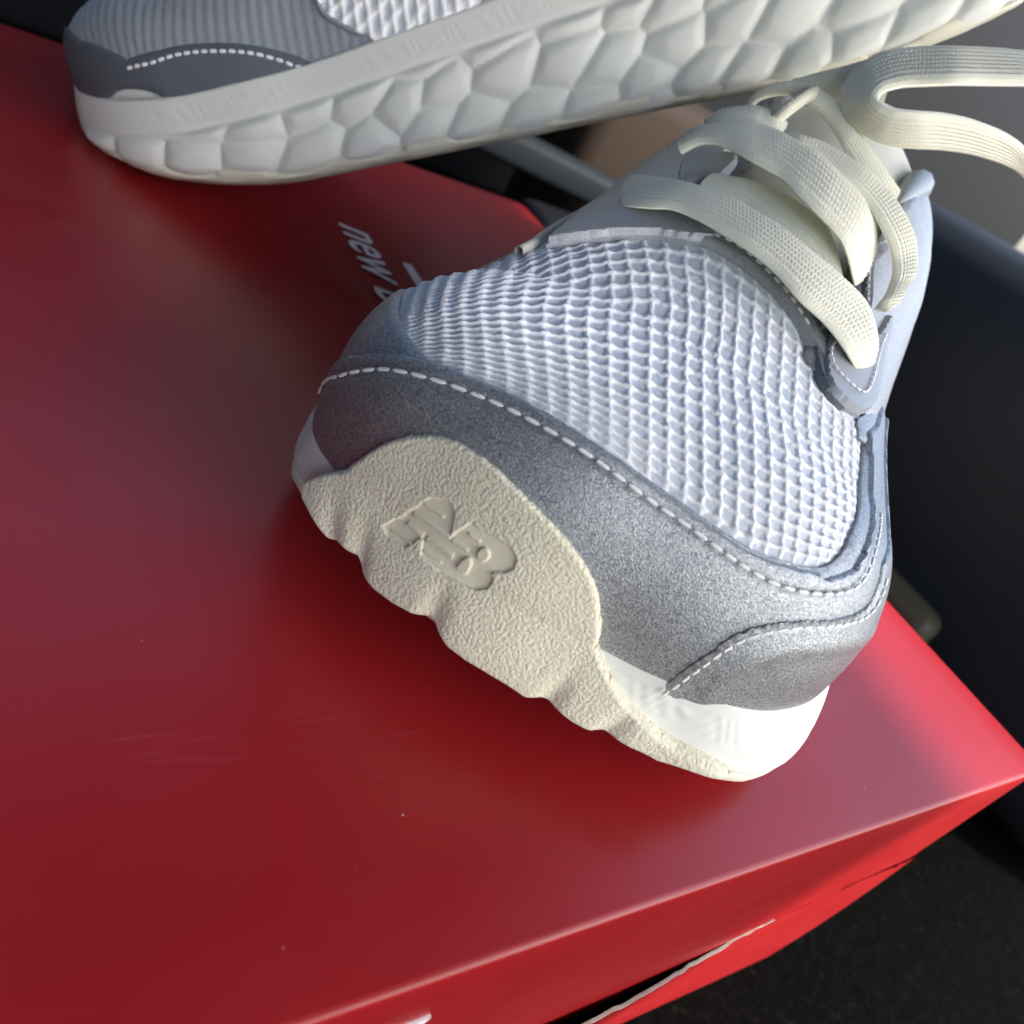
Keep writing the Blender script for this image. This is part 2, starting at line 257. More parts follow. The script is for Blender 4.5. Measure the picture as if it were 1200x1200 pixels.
TABS = {
    'tab1_dark': ([(7.048,1.365),(7.386,1.253),(7.802,1.28),(8.188,1.474),(8.369,1.635),(7.9,1.537),(7.399,1.513),(6.726,1.663),(6.449,1.918),(6.655,2.356),(6.441,2.026),(6.542,1.645)],0.16),
    'tab1': ([(7.292,1.478),(7.73,1.458),(8.242,1.584),(8.704,1.84),(8.832,2.429),(9.52,2.796),(10.183,2.89),(10.082,3.179),(9.192,3.238),(8.258,3.26),(7.023,2.774),(6.593,2.277),(6.494,1.854),(6.739,1.616)],0.22),
    'tab1_st': ([(7.894,1.662),(7.466,1.529),(7.059,1.631),(6.984,1.955),(7.233,2.493),(7.734,2.678),(8.401,2.793),(9.095,2.807),(9.635,2.932)],0.26),
    'tab2a': ([(9.427,1.465),(9.922,1.321),(10.439,1.311),(11.0,1.573),(10.569,1.553),(10.058,1.566),(9.574,1.708),(9.298,1.913),(9.174,1.701)],0.3),
    'tab2b': ([(9.195,1.864),(9.908,1.586),(10.423,1.541),(10.849,1.635),(11.016,1.875),(10.853,2.106),(10.469,1.768),(10.175,1.824),(9.328,2.186),(8.902,2.086)],0.36),
    'tab2_st': ([(9.133,1.943),(10.127,1.582),(10.505,1.596),(10.869,1.822)],0.4),
    'side_r': ([(6.553,3.042),(6.97,2.932),(7.912,3.455)],0),
    'side_st': ([(3.568,3.445),(4.612,3.317),(6.119,3.582),(7.333,3.656)],0),
    'tongue_st': ([(10.557,-1.655),(10.595,-1.365),(10.57,-0.993)],0),
    'medtab': ([(11.172,-3.686),(11.271,-3.127),(11.127,-2.632),(11.179,-2.305),(10.71,-2.16),(10.175,-2.177),(9.741,-2.574),(9.763,-2.959)],0.25),
}
LATT = np.array([[11.996, 11.907], [15.422, -6.256], [2.73, 10.454], [-1.791, -8.744], [-0.278, -3.543], [0.658, 3.681], [4.003, 6.564], [-2.374, 6.227], [-0.091, -1.638], [0.43, 3.777], [0.208, 0.339], [-0.988, -4.936], [-3.963, 7.108], [-1.718, -0.615], [0.623, -4.813], [1.596, 10.059], [2.272, -10.722], [0.901, 1.064], [1.375, -0.566], [0.476, 4.858], [-1.574, -3.936]])
RIDGE = [(6.0, -3.425), (6.667, -2.879), (6.979, -2.367), (7.144, -1.649), (7.206, -0.873), (7.305, -0.223), (7.513, 0.366), (7.668, 0.898)]
BUMP_LOW = [(-1.265,-5.992),(-1.586,-5.56),(-1.841,-5.186),(-1.899,-4.674),(-1.986,-4.263),(-2.252,-4.027),(-2.422,-3.484),(-2.514,-2.929),(-2.531,-2.409),(-2.477,-1.994),(-2.608,-1.682),(-2.726,-1.329),(-2.757,-0.812),(-2.709,-0.083),(-2.667,0.41),(-2.648,0.814),(-2.496,1.14),(-2.425,1.528),(-2.37,2.079),(-2.251,2.626),(-2.11,2.826),(-2.01,3.073),(-1.853,3.534),(-1.572,4.201),(-1.174,4.763),(-0.733,5.382),(-0.418,5.537),(-0.063,5.911)]
BUMP_VALLEY = [(-1.869,-4.953),(-2.068,-4.061),(-2.47,-1.899),(-2.417,1.279),(-2.05,2.825),(-0.412,5.493)]
# ---------------------------------------------------------------- shoe builders
def local(P):
    """shoe coordinates s (toe to heel), y, z in cm -> the shoe's own axes in metres"""
    P = np.asarray(P, float); return np.stack([P[..., 0], -P[..., 1], P[..., 2]], -1)*CM
def resample(pts, step, closed=True):
    P = np.array(pts + ([pts[0]] if closed else []), float); d = np.hypot(*np.diff(P, axis=0).T); c = np.concatenate([[0], np.cumsum(d)])
    n = max(3, int(round(c[-1]/step))); t = np.linspace(0, c[-1], n + 1); t = t[:-1] if closed else t
    return np.stack([np.interp(t, c, P[:, 0]), np.interp(t, c, P[:, 1])], -1)
def smooth_line(pts, it=2, closed=False):
    P = [tuple(p) for p in pts]
    for _ in range(it):
        Q = [] if closed else [P[0]]
        for a, b in zip(P, P[1:] + ([P[0]] if closed else [])):
            Q += [(a[0]*.75 + b[0]*.25, a[1]*.75 + b[1]*.25), (a[0]*.25 + b[0]*.75, a[1]*.25 + b[1]*.75)]
        if not closed: Q.append(P[-1])
        P = Q
    return P
def inside(p, q, poly):
    P = np.asarray(poly); r = np.zeros(p.shape, bool); j = len(P) - 1
    for i in range(len(P)):
        xi, yi = P[i]; xj, yj = P[j]
        c = ((yi > q) != (yj > q)); r ^= c & (p < (xj - xi)*(q - yi)/((yj - yi) if yj != yi else 1e-12) + xi); j = i
    return r
def dist_line(p, q, line, closed=False):
    P = np.asarray(line, float); P = np.vstack([P, P[:1]]) if closed else P
    best = np.full(p.shape, 1e9)
    for (ax, ay), (bx, by) in zip(P[:-1], P[1:]):
        dx, dy = bx-ax, by-ay; l2 = dx*dx + dy*dy + 1e-12
        t = np.clip(((p-ax)*dx + (q-ay)*dy)/l2, 0, 1); best = np.minimum(best, np.hypot(p-ax-t*dx, q-ay-t*dy))
    return best
def smoothstep(a, b, x):
    t = np.clip((x-a)/(b-a), 0, 1); return t*t*(3-2*t)
def panel(last, name, poly, h, material, parent, res=.15, outer=0., disp=None, edge=.08, skirt=-.08, jitter=0., attr=None, fine=None):
    B = resample(poly, res)
    if jitter: B = B + rng.normal(0, jitter, B.shape)*np.where((B[:, 1:] < 2.2) & (B[:, :1] > -1.6), 1, .12)
    lo, hi = B.min(0), B.max(0)
    gx, gy = np.meshgrid(np.arange(lo[0], hi[0], res), np.arange(lo[1], hi[1], res*.87)); gx = gx + (np.arange(gx.shape[0]) % 2)[:, None]*res/2
    gx, gy = gx.ravel(), gy.ravel(); k = inside(gx, gy, B); gx, gy = gx[k], gy[k]
    d = dist_line(gx, gy, B, True); k = d > res*.55; gx, gy = gx[k], gy[k]
    if fine is not None:
        F = np.array(fine[0]); (a0, b0), (a1, b1) = F.min(0) - .08, F.max(0) + .08
        k = ~((gx > a0) & (gx < a1) & (gy > b0) & (gy < b1)); fx, fy = np.meshgrid(np.arange(a0, a1, fine[1]), np.arange(b0, b1, fine[1])); gx = np.r_[gx[k], fx.ravel()]; gy = np.r_[gy[k], fy.ravel()]
    V = [Vector(v) for v in np.vstack([B, np.stack([gx, gy], -1)])]; nb = len(B)
    vo, eo, fo, ov, oe, of = delaunay_2d_cdt(V, [(i, (i+1) % nb) for i in range(nb)], [], 1, 1e-6)
    PQ = np.array([tuple(v) for v in vo]); p, q = PQ[:, 0], PQ[:, 1]
    d = dist_line(p, q, B, True)
    off = h*(.35 + .65*np.sqrt(np.clip(1 - (1 - np.clip(d/edge, 0, 1))**2, 0, 1)))
    if disp: off = off + disp(p, q, d)
    P, Nn, t = last.surf(p, q, off, outer)
    S, _, _ = last.surf(B[:, 0], B[:, 1], skirt, outer)
    # map boundary vertices in the triangulation back to the ring
    idx = {}
    for i, o in enumerate(ov):
        for s in o: idx[s] = i
    ring = [idx[i] for i in range(nb)]
    n0 = len(P); faces = [tuple(f) for f in fo]
    for i in range(nb):
        j = (i+1) % nb; faces.append((ring[i], ring[j], n0 + j, n0 + i))
    a = None
    if attr: a = np.concatenate([attr(p, q, d), np.ones(nb)])
    return add(name, local(np.vstack([P, S])), faces, material, parent, attr=a, sharp=48)
_caps = {}
def stitch_mesh():
    if 'st' not in _caps:
        vs, fs = [], []; K, M = 7, 7
        for i in range(M):
            x = -1 + 2*i/(M-1); r = math.sqrt(max(0, 1 - abs(x)**5))*1 + .02
            for k in range(K):
                a = 2*math.pi*k/K; vs.append((x*.5, r*math.cos(a), r*math.sin(a)))
        for i in range(M-1):
            for k in range(K): fs.append((i*K+k, i*K+(k+1) % K, (i+1)*K+(k+1) % K, (i+1)*K+k))
        fs += [tuple(range(K-1, -1, -1)), tuple((M-1)*K+k for k in range(K))]
        me = bpy.data.meshes.new('stitch'); me.from_pydata(vs, [], fs); me.polygons.foreach_set('use_smooth', [True]*len(fs)); me.materials.append(MT['thread']); _caps['st'] = me
    return _caps['st']
def stitches(last, line, parent, length=.26, gap=.07, w=.036, off=.1, outer=0., start=.05):
    ln = resample(smooth_line(line), .04, False); P, Nn, t = last.surf(ln[:, 0], ln[:, 1], off, outer); P = local(P); Nn = local(Nn)/CM
    c = np.concatenate([[0], np.cumsum(np.linalg.norm(np.diff(P, axis=0), axis=1))])/CM
    s = start; l0, l1 = length if isinstance(length, tuple) else (length, length); length = l0
    at = lambda x, A: np.array([np.interp(x, c, A[:, k]) for k in range(3)])
    while s + length < c[-1]:
        length = l0 + (l1-l0)*s/c[-1]; l = length*random.uniform(.9, 1.06); a, b = at(s, P), at(s+l, P); nz = at(s + l/2, Nn)
        x = b - a; ln_ = np.linalg.norm(x); x = x/ln_; nz = nz - x*(nz@x); nz /= np.linalg.norm(nz); y = np.cross(nz, x)
        o = bpy.data.objects.new('stitch', stitch_mesh()); scene.collection.objects.link(o); o.parent = parent
        M = np.eye(4); M[:3, 0] = x*ln_; M[:3, 1] = y*w*CM; M[:3, 2] = nz*w*.8*CM; M[:3, 3] = (a+b)/2
        ti = random.uniform(-.1, .1); R = np.eye(4); R[0, 0] = 1
        o.matrix_local = Matrix(M.tolist())
        s += l + gap
def ribbon(name, edges, parent, material='lace', th=.26, weave=True):
    """a flat woven lace through pairs of edge points (cm, shoe axes)"""
    A = np.array([e[0] for e in edges]); Bq = np.array([e[1] for e in edges])
    def spline(P, n):
        t = np.linspace(0, len(P)-1, n); return np.stack([pchip(np.arange(len(P)), P[:, k])(t) for k in range(3)], -1)
    Lh = np.linalg.norm(np.diff((A+Bq)/2, axis=0), axis=1).sum(); n = max(12, int(Lh/.018)); W = np.linalg.norm(A-Bq, axis=1).mean(); m = 37
    a, b = spline(A, n), spline(Bq, n)
    mid = (a+b)/2; T = np.gradient(mid, axis=0); T /= np.linalg.norm(T, axis=1)[:, None] + 1e-9
    X = b - a; Nn = np.cross(T, X); Nn /= np.linalg.norm(Nn, axis=1)[:, None] + 1e-9
    vs = []
    u = np.linspace(0, 1, m); arc = np.concatenate([[0], np.cumsum(np.linalg.norm(np.diff(mid, axis=0), axis=1))])
    prof = np.sqrt(np.clip(1 - np.abs(2*u-1)**3, 0, 1))
    for side in (1, -1):
        base = a[:, None]*(1-u)[None, :, None] + b[:, None]*u[None, :, None]
        hgt = th*.5*prof[None, :]*np.ones((n, 1)) + .03*np.sin(math.pi*u)[None, :]*side
        if weave:
            k = 9; cell = u*k; fold = np.abs((cell % 1) - .5)
            hgt = hgt + .011*np.sin(2*math.pi*(arc[:, None]/.085 + fold[None, :]*1.4))*prof[None, :] + .013*np.cos(2*math.pi*cell)[None, :]*prof[None, :]
        vs.append(base + side*Nn[:, None]*hgt[..., None])
    fs = []
    I = lambda s, i, j: s*n*m + i*m + j
    for i in range(n-1):
        for j in range(m-1):
            fs.append((I(0, i, j), I(0, i, j+1), I(0, i+1, j+1), I(0, i+1, j))); fs.append((I(1, i, j), I(1, i+1, j), I(1, i+1, j+1), I(1, i, j+1)))
        fs.append((I(0, i, 0), I(0, i+1, 0), I(1, i+1, 0), I(1, i, 0))); fs.append((I(0, i, m-1), I(1, i, m-1), I(1, i+1, m-1), I(0, i+1, m-1)))
    for i in (0, n-1):
        for j in range(m-1): fs.append((I(0, i, j), I(1, i, j), I(1, i, j+1), I(0, i, j+1)))
    return add(name, local(np.concatenate([v.reshape(-1, 3) for v in vs])), fs, material, parent)
def tube(name, pts, r, material, parent, closed=False, K=10):
    P = np.asarray(pts, float); n = len(P); T = np.gradient(P, axis=0) if not closed else np.roll(P, -1, 0) - np.roll(P, 1, 0)
    T /= np.linalg.norm(T, axis=1)[:, None]; up = np.array([0, 0, 1.]); Xv = np.cross(T, up); Xv /= np.linalg.norm(Xv, axis=1)[:, None] + 1e-9; Y = np.cross(Xv, T)
    a = np.linspace(0, 2*math.pi, K, endpoint=False); r = np.broadcast_to(r, (n,))
    V = P[:, None] + r[:, None, None]*(Xv[:, None]*np.cos(a)[None, :, None] + Y[:, None]*np.sin(a)[None, :, None])
    fs = [(i*K+k, i*K+(k+1) % K, ((i+1) % n)*K+(k+1) % K, ((i+1) % n)*K+k) for i in range(n if closed else n-1) for k in range(K)]
    return add(name, local(V.reshape(-1, 3)), fs, material, parent)
def contour(last, n):
    """directions round the shoe: base points on the spine and unit outward vectors, starting at the heel, left side first"""
    S0, S1, ys = last.S0, last.S1, last.YS; pts = []
    for a in np.linspace(90, -90, n//5, endpoint=False): pass
    for a in np.linspace(0, 90, n//12, endpoint=False): pts.append((S1, math.cos(math.radians(a)), -math.sin(math.radians(a))))
    for s in np.linspace(S1, S0, n//3, endpoint=False): pts.append((s, 0, -1))
    for a in np.linspace(-90, 90, n//6*2, endpoint=False): pts.append((S0, -math.cos(math.radians(a)), math.sin(math.radians(a))))
    for s in np.linspace(S0, S1, n//3, endpoint=False): pts.append((s, 0, 1))
    for a in np.linspace(90, 0, n//12, endpoint=False): pts.append((S1, math.cos(math.radians(a)), math.sin(math.radians(a))))
    return np.array(pts)
def along(last, c, t):
    """pattern point at fraction t of the girth in direction c"""
    g = last.girth(c[:, 0] + c[:, 1]*.5, last.YS + c[:, 2]*.5)
    return c[:, 0] + c[:, 1]*g*t, last.YS + c[:, 2]*g*t
def midsole(last, parent, n, rows, facets, t0=.955, band=.9, calm=0.):
    c = contour(last, n); g = last.girth(c[:, 0] + c[:, 1]*.5, last.YS + c[:, 2]*.5)
    p1, q1 = along(last, c, 1.0); P1, _ = last.pos(p1, q1, 1.0)
    zf, zb = last.ZF(P1[:, 0]), last.ZB(P1[:, 0])
    tb = 1 + (zf - zb)/g
    arc = np.concatenate([[0], np.cumsum(np.linalg.norm(np.diff(P1, axis=0), axis=1))])
    V, HH = [], []
    for r in range(rows):
        t = t0 + (tb - t0)*r/(rows-1)
        p, q = c[:, 0] + c[:, 1]*g*t, last.YS + c[:, 2]*g*t
        depth = (t - 1)*g; hgt = (tb - t)*g     # below the feather, above the bottom
        off = np.zeros(len(c)) - .22*smoothstep(.5, 0, hgt)**2 - .03*np.exp(-((depth-band)/.06)**2)*(hgt > .6) - .22*smoothstep(.05, -.03, depth)
        off = off + .010*(P1[:, 1] > 0)*np.sin(arc*17 + 3*np.sin(arc*5.1) + depth*9)*np.sin(depth*21 + 2*np.sin(arc*7.3))*smoothstep(.22, .3, depth)*smoothstep(.68, .6, depth)*(np.sin(arc*.9) > -.75)
        if facets:
            low = smoothstep(band, band+.25, depth)
            cw, ch = 1.5, 1.0; best = np.full(len(c), 9.); sec = best.copy()
            vv = hgt; uu = arc - .55*hgt
            j0 = np.floor(vv/ch)
            for dj in (-1, 0, 1):
                for di in (-1, 0, 1):
                    jj = j0 + dj; sh = (jj % 2)*.5
                    ii = np.floor(uu/cw - sh) + di
                    hx = np.modf(np.sin(ii*12.98 + jj*78.2)*43758.5)[0]; hy = np.modf(np.sin(ii*39.3 + jj*11.1)*24634.6)[0]
                    cx = (ii + .5 + sh + .38*hx)*cw; cy = (jj + .5 + .32*hy)*ch
                    dd = np.hypot((uu-cx)/cw*1.5, (vv-cy)/ch*1.25); sec = np.minimum(sec, np.maximum(dd, best)); best = np.minimum(best, dd)
            edge = np.clip((sec - best)/.55, 0, 1)
            if calm: low = low*smoothstep(calm, calm + 2.5, P1[:, 0])
            off = off + low*(.16*(1 - np.minimum(best, 1)**2) + .10*edge**.6 - .10)
        P, Nn, _ = last.surf(p, q, off, 1.0)
        V.append(P)
    nc = len(c); fs = [(r*nc+k, r*nc+(k+1) % nc, (r+1)*nc+(k+1) % nc, (r+1)*nc+k) for r in range(rows-1) for k in range(nc)]
    # underside, drawn in to the spine, and the strobel board on top
    b = V[-1]; mid = np.stack([c[:, 0], np.full(nc, last.YS), last.ZB(c[:, 0]) + .25], -1)
    V += [b*.7 + mid*.3 + [0, 0, .02], mid]; base = len(V)
    for r in (rows-1, rows): fs += [(r*nc+k, r*nc+(k+1) % nc, (r+1)*nc+(k+1) % nc, (r+1)*nc+k) for k in range(nc)]
    top = V[0]; midt = np.stack([c[:, 0], np.full(nc, last.YS), last.ZF(c[:, 0]) - .3], -1); V.append(midt)
    r = base; fs += [(k, r*nc+k, r*nc+(k+1) % nc, (k+1) % nc) for k in range(nc)]
    o = add('midsole', local(np.concatenate(V)), fs, 'foam', parent)
    # outsole: cream pods standing proud of the foam along the bottom edge
    W = []; pod = .5 + .5*np.sign(np.sin(arc/1.35*math.pi))*np.abs(np.sin(arc/1.35*math.pi))**.35
    for hgt, o_ in ((.42, -.16), (.36, -.02), (.2, .0), (.02, -.12), (-.13, -.35), (-.1, -1.6)):
        t = tb - hgt*(.35 + .65*pod)/g if hgt > 0 else tb - hgt/g
        W.append(last.surf(c[:, 0] + c[:, 1]*g*t, last.YS + c[:, 2]*g*t, o_ - .05 + .07*pod, 1.0)[0])
    fs = [(r*nc+k, r*nc+(k+1) % nc, (r+1)*nc+(k+1) % nc, (r+1)*nc+k) for r in range(len(W)-1) for k in range(nc)]
    add('outsole', local(np.concatenate(W)), fs, 'foam_cream', parent)
    return o
def upper_grid(last, name, p0, p1, q0, q1, step, disp, off, material, parent, keep, outer=0., attr=None):
    pp, qq = np.meshgrid(np.arange(p0, p1, step), np.arange(q0, q1, step), indexing='ij')
    t = last.pos(pp, qq)[1]; fade = smoothstep(1.03, 1.0, t)
    P, Nn, t = last.surf(pp, qq, off + disp(pp, qq)*fade - .1*(1 - fade)*(t > .98), outer)
    k = keep(pp, qq, t); ids = -np.ones(pp.shape, int)
    f = k[:-1, :-1] & k[1:, :-1] & k[1:, 1:] & k[:-1, 1:]
    used = np.zeros_like(k); used[:-1, :-1] |= f; used[1:, :-1] |= f; used[1:, 1:] |= f; used[:-1, 1:] |= f
    ids[used] = np.arange(used.sum()); i, j = np.nonzero(f)
    fs = np.stack([ids[i, j], ids[i, j+1], ids[i+1, j+1], ids[i+1, j]], -1)
    return add(name, local(P[used]), fs.tolist(), material, parent, attr=attr()[used] if attr else None)
def lattice(p, q):
    x, y = (p-4.5)/4, (q+1)/4.5; D = 5
    B = np.stack([x**i*y**j for i in range(D+1) for j in range(D+1-i)], -1); return B @ LATT
def in_throat(p, q):
    return (p > 8.3) & (p < 27.2) & (np.abs(q - LA.YS) < np.interp(p, [8.3, 9, 12, 14, 17, 22, 25.5, 27.2], [.4, 1.4, 2.0, 2.4, 3.1, 3.1, 2.3, .3]))

# ---------------------------------------------------------------- the sneaker facing us
def common_back(last, root, quarter='silver_light'):
    """lining, tongue, collar and heel of either shoe"""
    upper_grid(last, 'lining', -4, 31, -10.5, 10.5, .2, lambda p, q: 0*p, -.12, 'inner', root, lambda p, q, t: (t < 1.06) & ~in_throat(p, q))
    pp, qq = np.meshgrid(np.linspace(7.9, 16.5, 60), np.linspace(-2.9, 2.5, 40), indexing='ij')
    P, _, _ = last.surf(pp, qq, -.30 + .12*np.cos(qq*1.1)); P[..., 2] += .12*np.clip(pp - 13, 0, 9)
    I = lambda i, j: i*40 + j
    add('tongue', local(P.reshape(-1, 3)), [(I(i, j), I(i, j+1), I(i+1, j+1), I(i+1, j)) for i in range(59) for j in range(39)], 'tongue', root)
    e = [(p, last.YS + s*w) for s, rng_ in ((-1, 1), (1, -1)) for p, w in list(zip([12.5, 14, 17, 20, 22, 24, 25.5, 26.6], [2.2, 2.5, 3.1, 3.2, 3.1, 2.8, 2.3, 1.2]))[::rng_]]
    e = resample(smooth_line(e), .3, False); P, _, _ = last.surf(e[:, 0], e[:, 1], -.05)
    k = np.linspace(0, 1, len(P)); tube('collar', P, .36*np.sqrt(np.clip(np.sin(np.pi*k)*4, .002, 1)), 'grey_pu', root)
def side_poly(last, ps, q_in, side, t=1.03):
    """quarter outline: along q_in(p) then back along the feather"""
    a = [(p, q) for p, q in zip(ps, q_in)]
    b = []
    for p in ps[::-1]:
        if p <= last.S1: b.append((p, last.YS + side*float(last.girth(np.array(p), np.array(last.YS + side)))*t))
    return a + b
def feather_arc(last, a0, a1, n, t):
    o = []
    for a in np.linspace(a0, a1, n):
        c = math.cos(math.radians(a)); s = math.sin(math.radians(a)); g = float(last.girth(np.array(last.S0 - c*.5), np.array(last.YS + s*.5)))
        o.append((last.S0 - c*g*t, last.YS + s*g*t))
    return o

LA, LB = Last(), LastB()
def frame_matrix(a, y, z):
    M = Matrix.Identity(3)
    for i in range(3): M[i][0] = a[i]; M[i][1] = -y[i]; M[i][2] = z[i]
    return M

def build_front():
    last = LA
    root = empty('sneaker', Vector((6.4644, 5.4264, 0))*CM, frame_matrix((.76592, .64293, 0), (.64293, -.76592, 0), (0, 0, 1)))
    tag(root, 'white and grey sneaker with cream suede toe bumper standing on the red box lid', 'sneaker', 'pair of sneakers')
    midsole(last, root, 1300, 60, True, calm=4.5)
    common_back(last, root)
    # --- waffle knit vamp, every cell in relief
    vis = PA['mesh_low'] + [(6.6, 3.4), (8.2, 2.2)] + PA['throat'][::-1][2:] + [(6.3, -4.6), (5.2, -5.6), (4.4, -6.2)]
    big = [(p, q) for p, q in PA['mesh_low']]
    def waffle(p, q):
        cr = lattice(p, q); c, r = cr[..., 0], cr[..., 1]
        ci, ri = np.round(c), np.round(r); hx = np.modf(np.sin(ci*12.9 + ri*78.2)*43758.5)[0]; hy = np.modf(np.sin(ci*39.3 + ri*11.1)*24634.6)[0]
        du = c - ci + .035*hx; dv = r - ri + .05*hy
        g = np.hypot(lattice(p + .01, q)[..., 1] - r, lattice(p, q + .01)[..., 1] - r)/.01
        tight = smoothstep(3.6, 5.8, g)          # rows drawn together by the pull of the toe
        cord = np.exp(-(dv/.155)**4)*(.86 + .14*np.cos(2*np.pi*du))
        vert = np.exp(-(du/.135)**4)*(1 - .55*tight)*.8
        knot = np.exp(-(((du+.02)/.27)**2 + ((dv-.03)/.25)**2)**1.5)
        bar = np.maximum(cord, vert); h = bar*.75 + knot*.5*(1 + .3*hy)
        yarn = .08*np.sin(2*np.pi*(c*3.1 + r*1.3)) * bar
        rd = dist_line(p, q, RIDGE); ed = np.minimum(dist_line(p, q, PA['mesh_low']), dist_line(p, q, PA['throat'])); ed = np.minimum(ed, dist_line(p, q, TABS['tab1_dark'][0])); ed = np.minimum(ed, dist_line(p, q, TABS['tab1'][0], True))
        h = (h + yarn)*(.3 + .7*smoothstep(.03, .2, ed))
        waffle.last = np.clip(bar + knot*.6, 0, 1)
        return .052*h - .03 + .022*np.exp(-(rd/.09)**2)
    def keepf(p, q, t):
        return inside(p, q, [(.95, -3.5), (1.3, -4.6), (2.3, -5.7), (3.2, -6.5), (6.3, -6.0), (8.2, -4.4), (8.6, -2), (8.5, 0), (7.7, 1.4), (7.1, 1.6), (7.4, 3.4), (5, 3.3), (3.3, 3.4), (2.5, 3.5), (1.6, 2.9), (1.05, 2), (.95, 0)])
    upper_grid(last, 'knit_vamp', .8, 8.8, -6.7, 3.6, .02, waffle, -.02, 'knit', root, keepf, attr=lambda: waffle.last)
    # --- silver mudguard that frames the knit
    low = smooth_line(PA['mesh_low'], 2)
    poly = low + [(6.4, 2.82), (6.9, 2.7), (7.6, 3.1), (9, 3.5)] + [(9, float(last.YS + last.girth(np.array(9.), np.array(1.))*1.02)), (7, float(last.YS + last.girth(np.array(7.), np.array(1.))*1.03))]
    poly += feather_arc(last, 90, -90, 60, 1.05) + [(9, float(last.YS - last.girth(np.array(9.), np.array(-1.))*1.02)), (9, -5.9), (6.6, -5.5), (4.6, -6.2)]
    panel(last, 'mudguard', poly, .07, 'silver', root, res=.13, edge=.09)
    # --- toe cap laid over it, stitched along its top edge
    top = smooth_line(PA['cap_top'], 1)
    right = [(p - .06, q) for p, q in smooth_line(PA['mesh_low'][7:16], 1)]
    st = smooth_line(PA['cap_stitch'], 1)
    edge = top + [(p - .02, q) for p, q in right] + [(2.05, 3.12), (2.75, 3.4), (3.45, 3.28), (4.8, 3.12), (6.0, 3.1), (6.9, 3.0), (7.6, 3.4), (8.6, 3.8)]
    poly = edge + [(8.6, float(last.YS + last.girth(np.array(8.6), np.array(1.))*1.03)), (7, float(last.YS + last.girth(np.array(7.), np.array(1.))*1.04))]
    poly += feather_arc(last, 90, -57, 60, 1.06)
    def groove(p, q, d): return -.035*np.exp(-(dist_line(p, q, st)/.07)**2)
    cap = panel(last, 'toe_cap', poly, .15, 'silver', root, res=.07, edge=.1, disp=groove)
    stitches(last, PA['cap_stitch'], cap, (.31, .17), .045, .031, .18)
    # --- lateral overlay with its arched seam
    ls = smooth_line(PA['lat_stitch'], 1)
    up = [(p + (.05 if i < len(ls) - 6 else .08), q - .10) for i, (p, q) in enumerate(ls)]
    poly = up + [(5.2, 4.1), (7, 4.2), (9, 4.4), (9, float(last.YS + last.girth(np.array(9.), np.array(1.))*1.03)), (7, float(last.YS + last.girth(np.array(7.), np.array(1.))*1.05))]
    poly += feather_arc(last, 90, 28, 30, 1.07)
    lt = smooth_line(PA['lat_tone'], 1)
    lat = panel(last, 'lateral_overlay', poly, .21, 'silver', root, res=.06, edge=.1, disp=lambda p, q, d: .035*np.exp(-(dist_line(p, q, lt)/.22)**2) - .03*np.exp(-(dist_line(p, q, ls)/.07)**2))
    stitches(last, PA['lat_stitch'], lat, .17, .04, .031, .275, start=.3)
    # --- suede bumper with the pressed emblem
    bot = BUMP_LOW
    poly = smooth_line(PA['bump_top'], 1) + bot[::-1]
    logo = [tuple(v) for v in resample(PA['logo'], .05)]
    valley = np.array(BUMP_VALLEY); bl = np.array(bot)
    def bd(p, q, d):
        ins = inside(p, q, logo); dl = dist_line(p, q, logo, True)
        sd = np.where(ins, dl, -dl)
        o = -.05*smoothstep(-.012, .02, sd)
        for k in ('lg1', 'lg2', 'lg2b', 'lg3', 'lg4', 'lg5', 'lg6', 'lg7'):
            o = o + .045*np.exp(-(dist_line(p, q, PA[k])/.016)**2)*ins
        for k, r in (('dot1', .075), ('dot2', .07)):
            c = PA[k][0]; o = o + .05*smoothstep(1.1, .85, np.hypot((p-c[0])/.075, (q-c[1])/.12))
        db = dist_line(p, q, bl)
        dv = np.min(np.hypot((p[:, None]-valley[None, :, 0])*.35, q[:, None]-valley[None, :, 1]), 1)
        o = o + smoothstep(1.3, .25, db)*(.10*(1 - np.exp(-(dv/.27)**2)) - .05) - .15*smoothstep(.16, 0, db)
        return o
    def at(p, q, d):
        ins = inside(p, q, logo); dl = dist_line(p, q, logo, True); sd = np.where(ins, dl, -dl)
        return 1 - .88*smoothstep(-.02, .04, sd)
    panel(last, 'toe_bumper', poly, .25, 'suede', root, res=.03, outer=1.0, disp=bd, edge=.08, skirt=-.7, jitter=.007, attr=at, fine=(PA['logo'], .0155))
    # --- throat edge, eyestays, quarters
    poly = PA['throat'][3:11] + PA['throat_up'][::-1][:6] + [(8.5, -1.7)]
    th = panel(last, 'throat_band', smooth_line(poly, 1, True), .17, 'silver_light', root, res=.09, edge=.06)
    stitches(last, PA['throat_stitch'], th, .18, .09, .034, .185)
    poly = PA['eyestay_l'][:4] + [(13, -3.2), (11.9, -2.75), (10.7, -2.6), (9.7, -2.6), (9.1, -2.2), (8.8, -1.85), (8.62, -1.4), (8.3, -1.25)] + [(p - .1, q) for p, q in PA['throat'][4:0:-1]]
    es = panel(last, 'eyestay', poly, .215, 'silver_light', root, res=.06, edge=.07)
    poly = [(6.72, 1.7), (6.95, 1.22), (7.5, 1.25), (8.5, 1.45), (10, 1.7), (12, 2.0), (14, 2.4), (14, 5.2), (10, 4.9), (8, 3.6), (7.475, 3.048), (6.869, 2.381)]
    panel(last, 'eyestay', smooth_line(poly, 1, True), .1, 'silver_light', root, res=.12, edge=.07)
    ps = [8.8, 10, 12, 14, 17, 20, 23, 24.4]
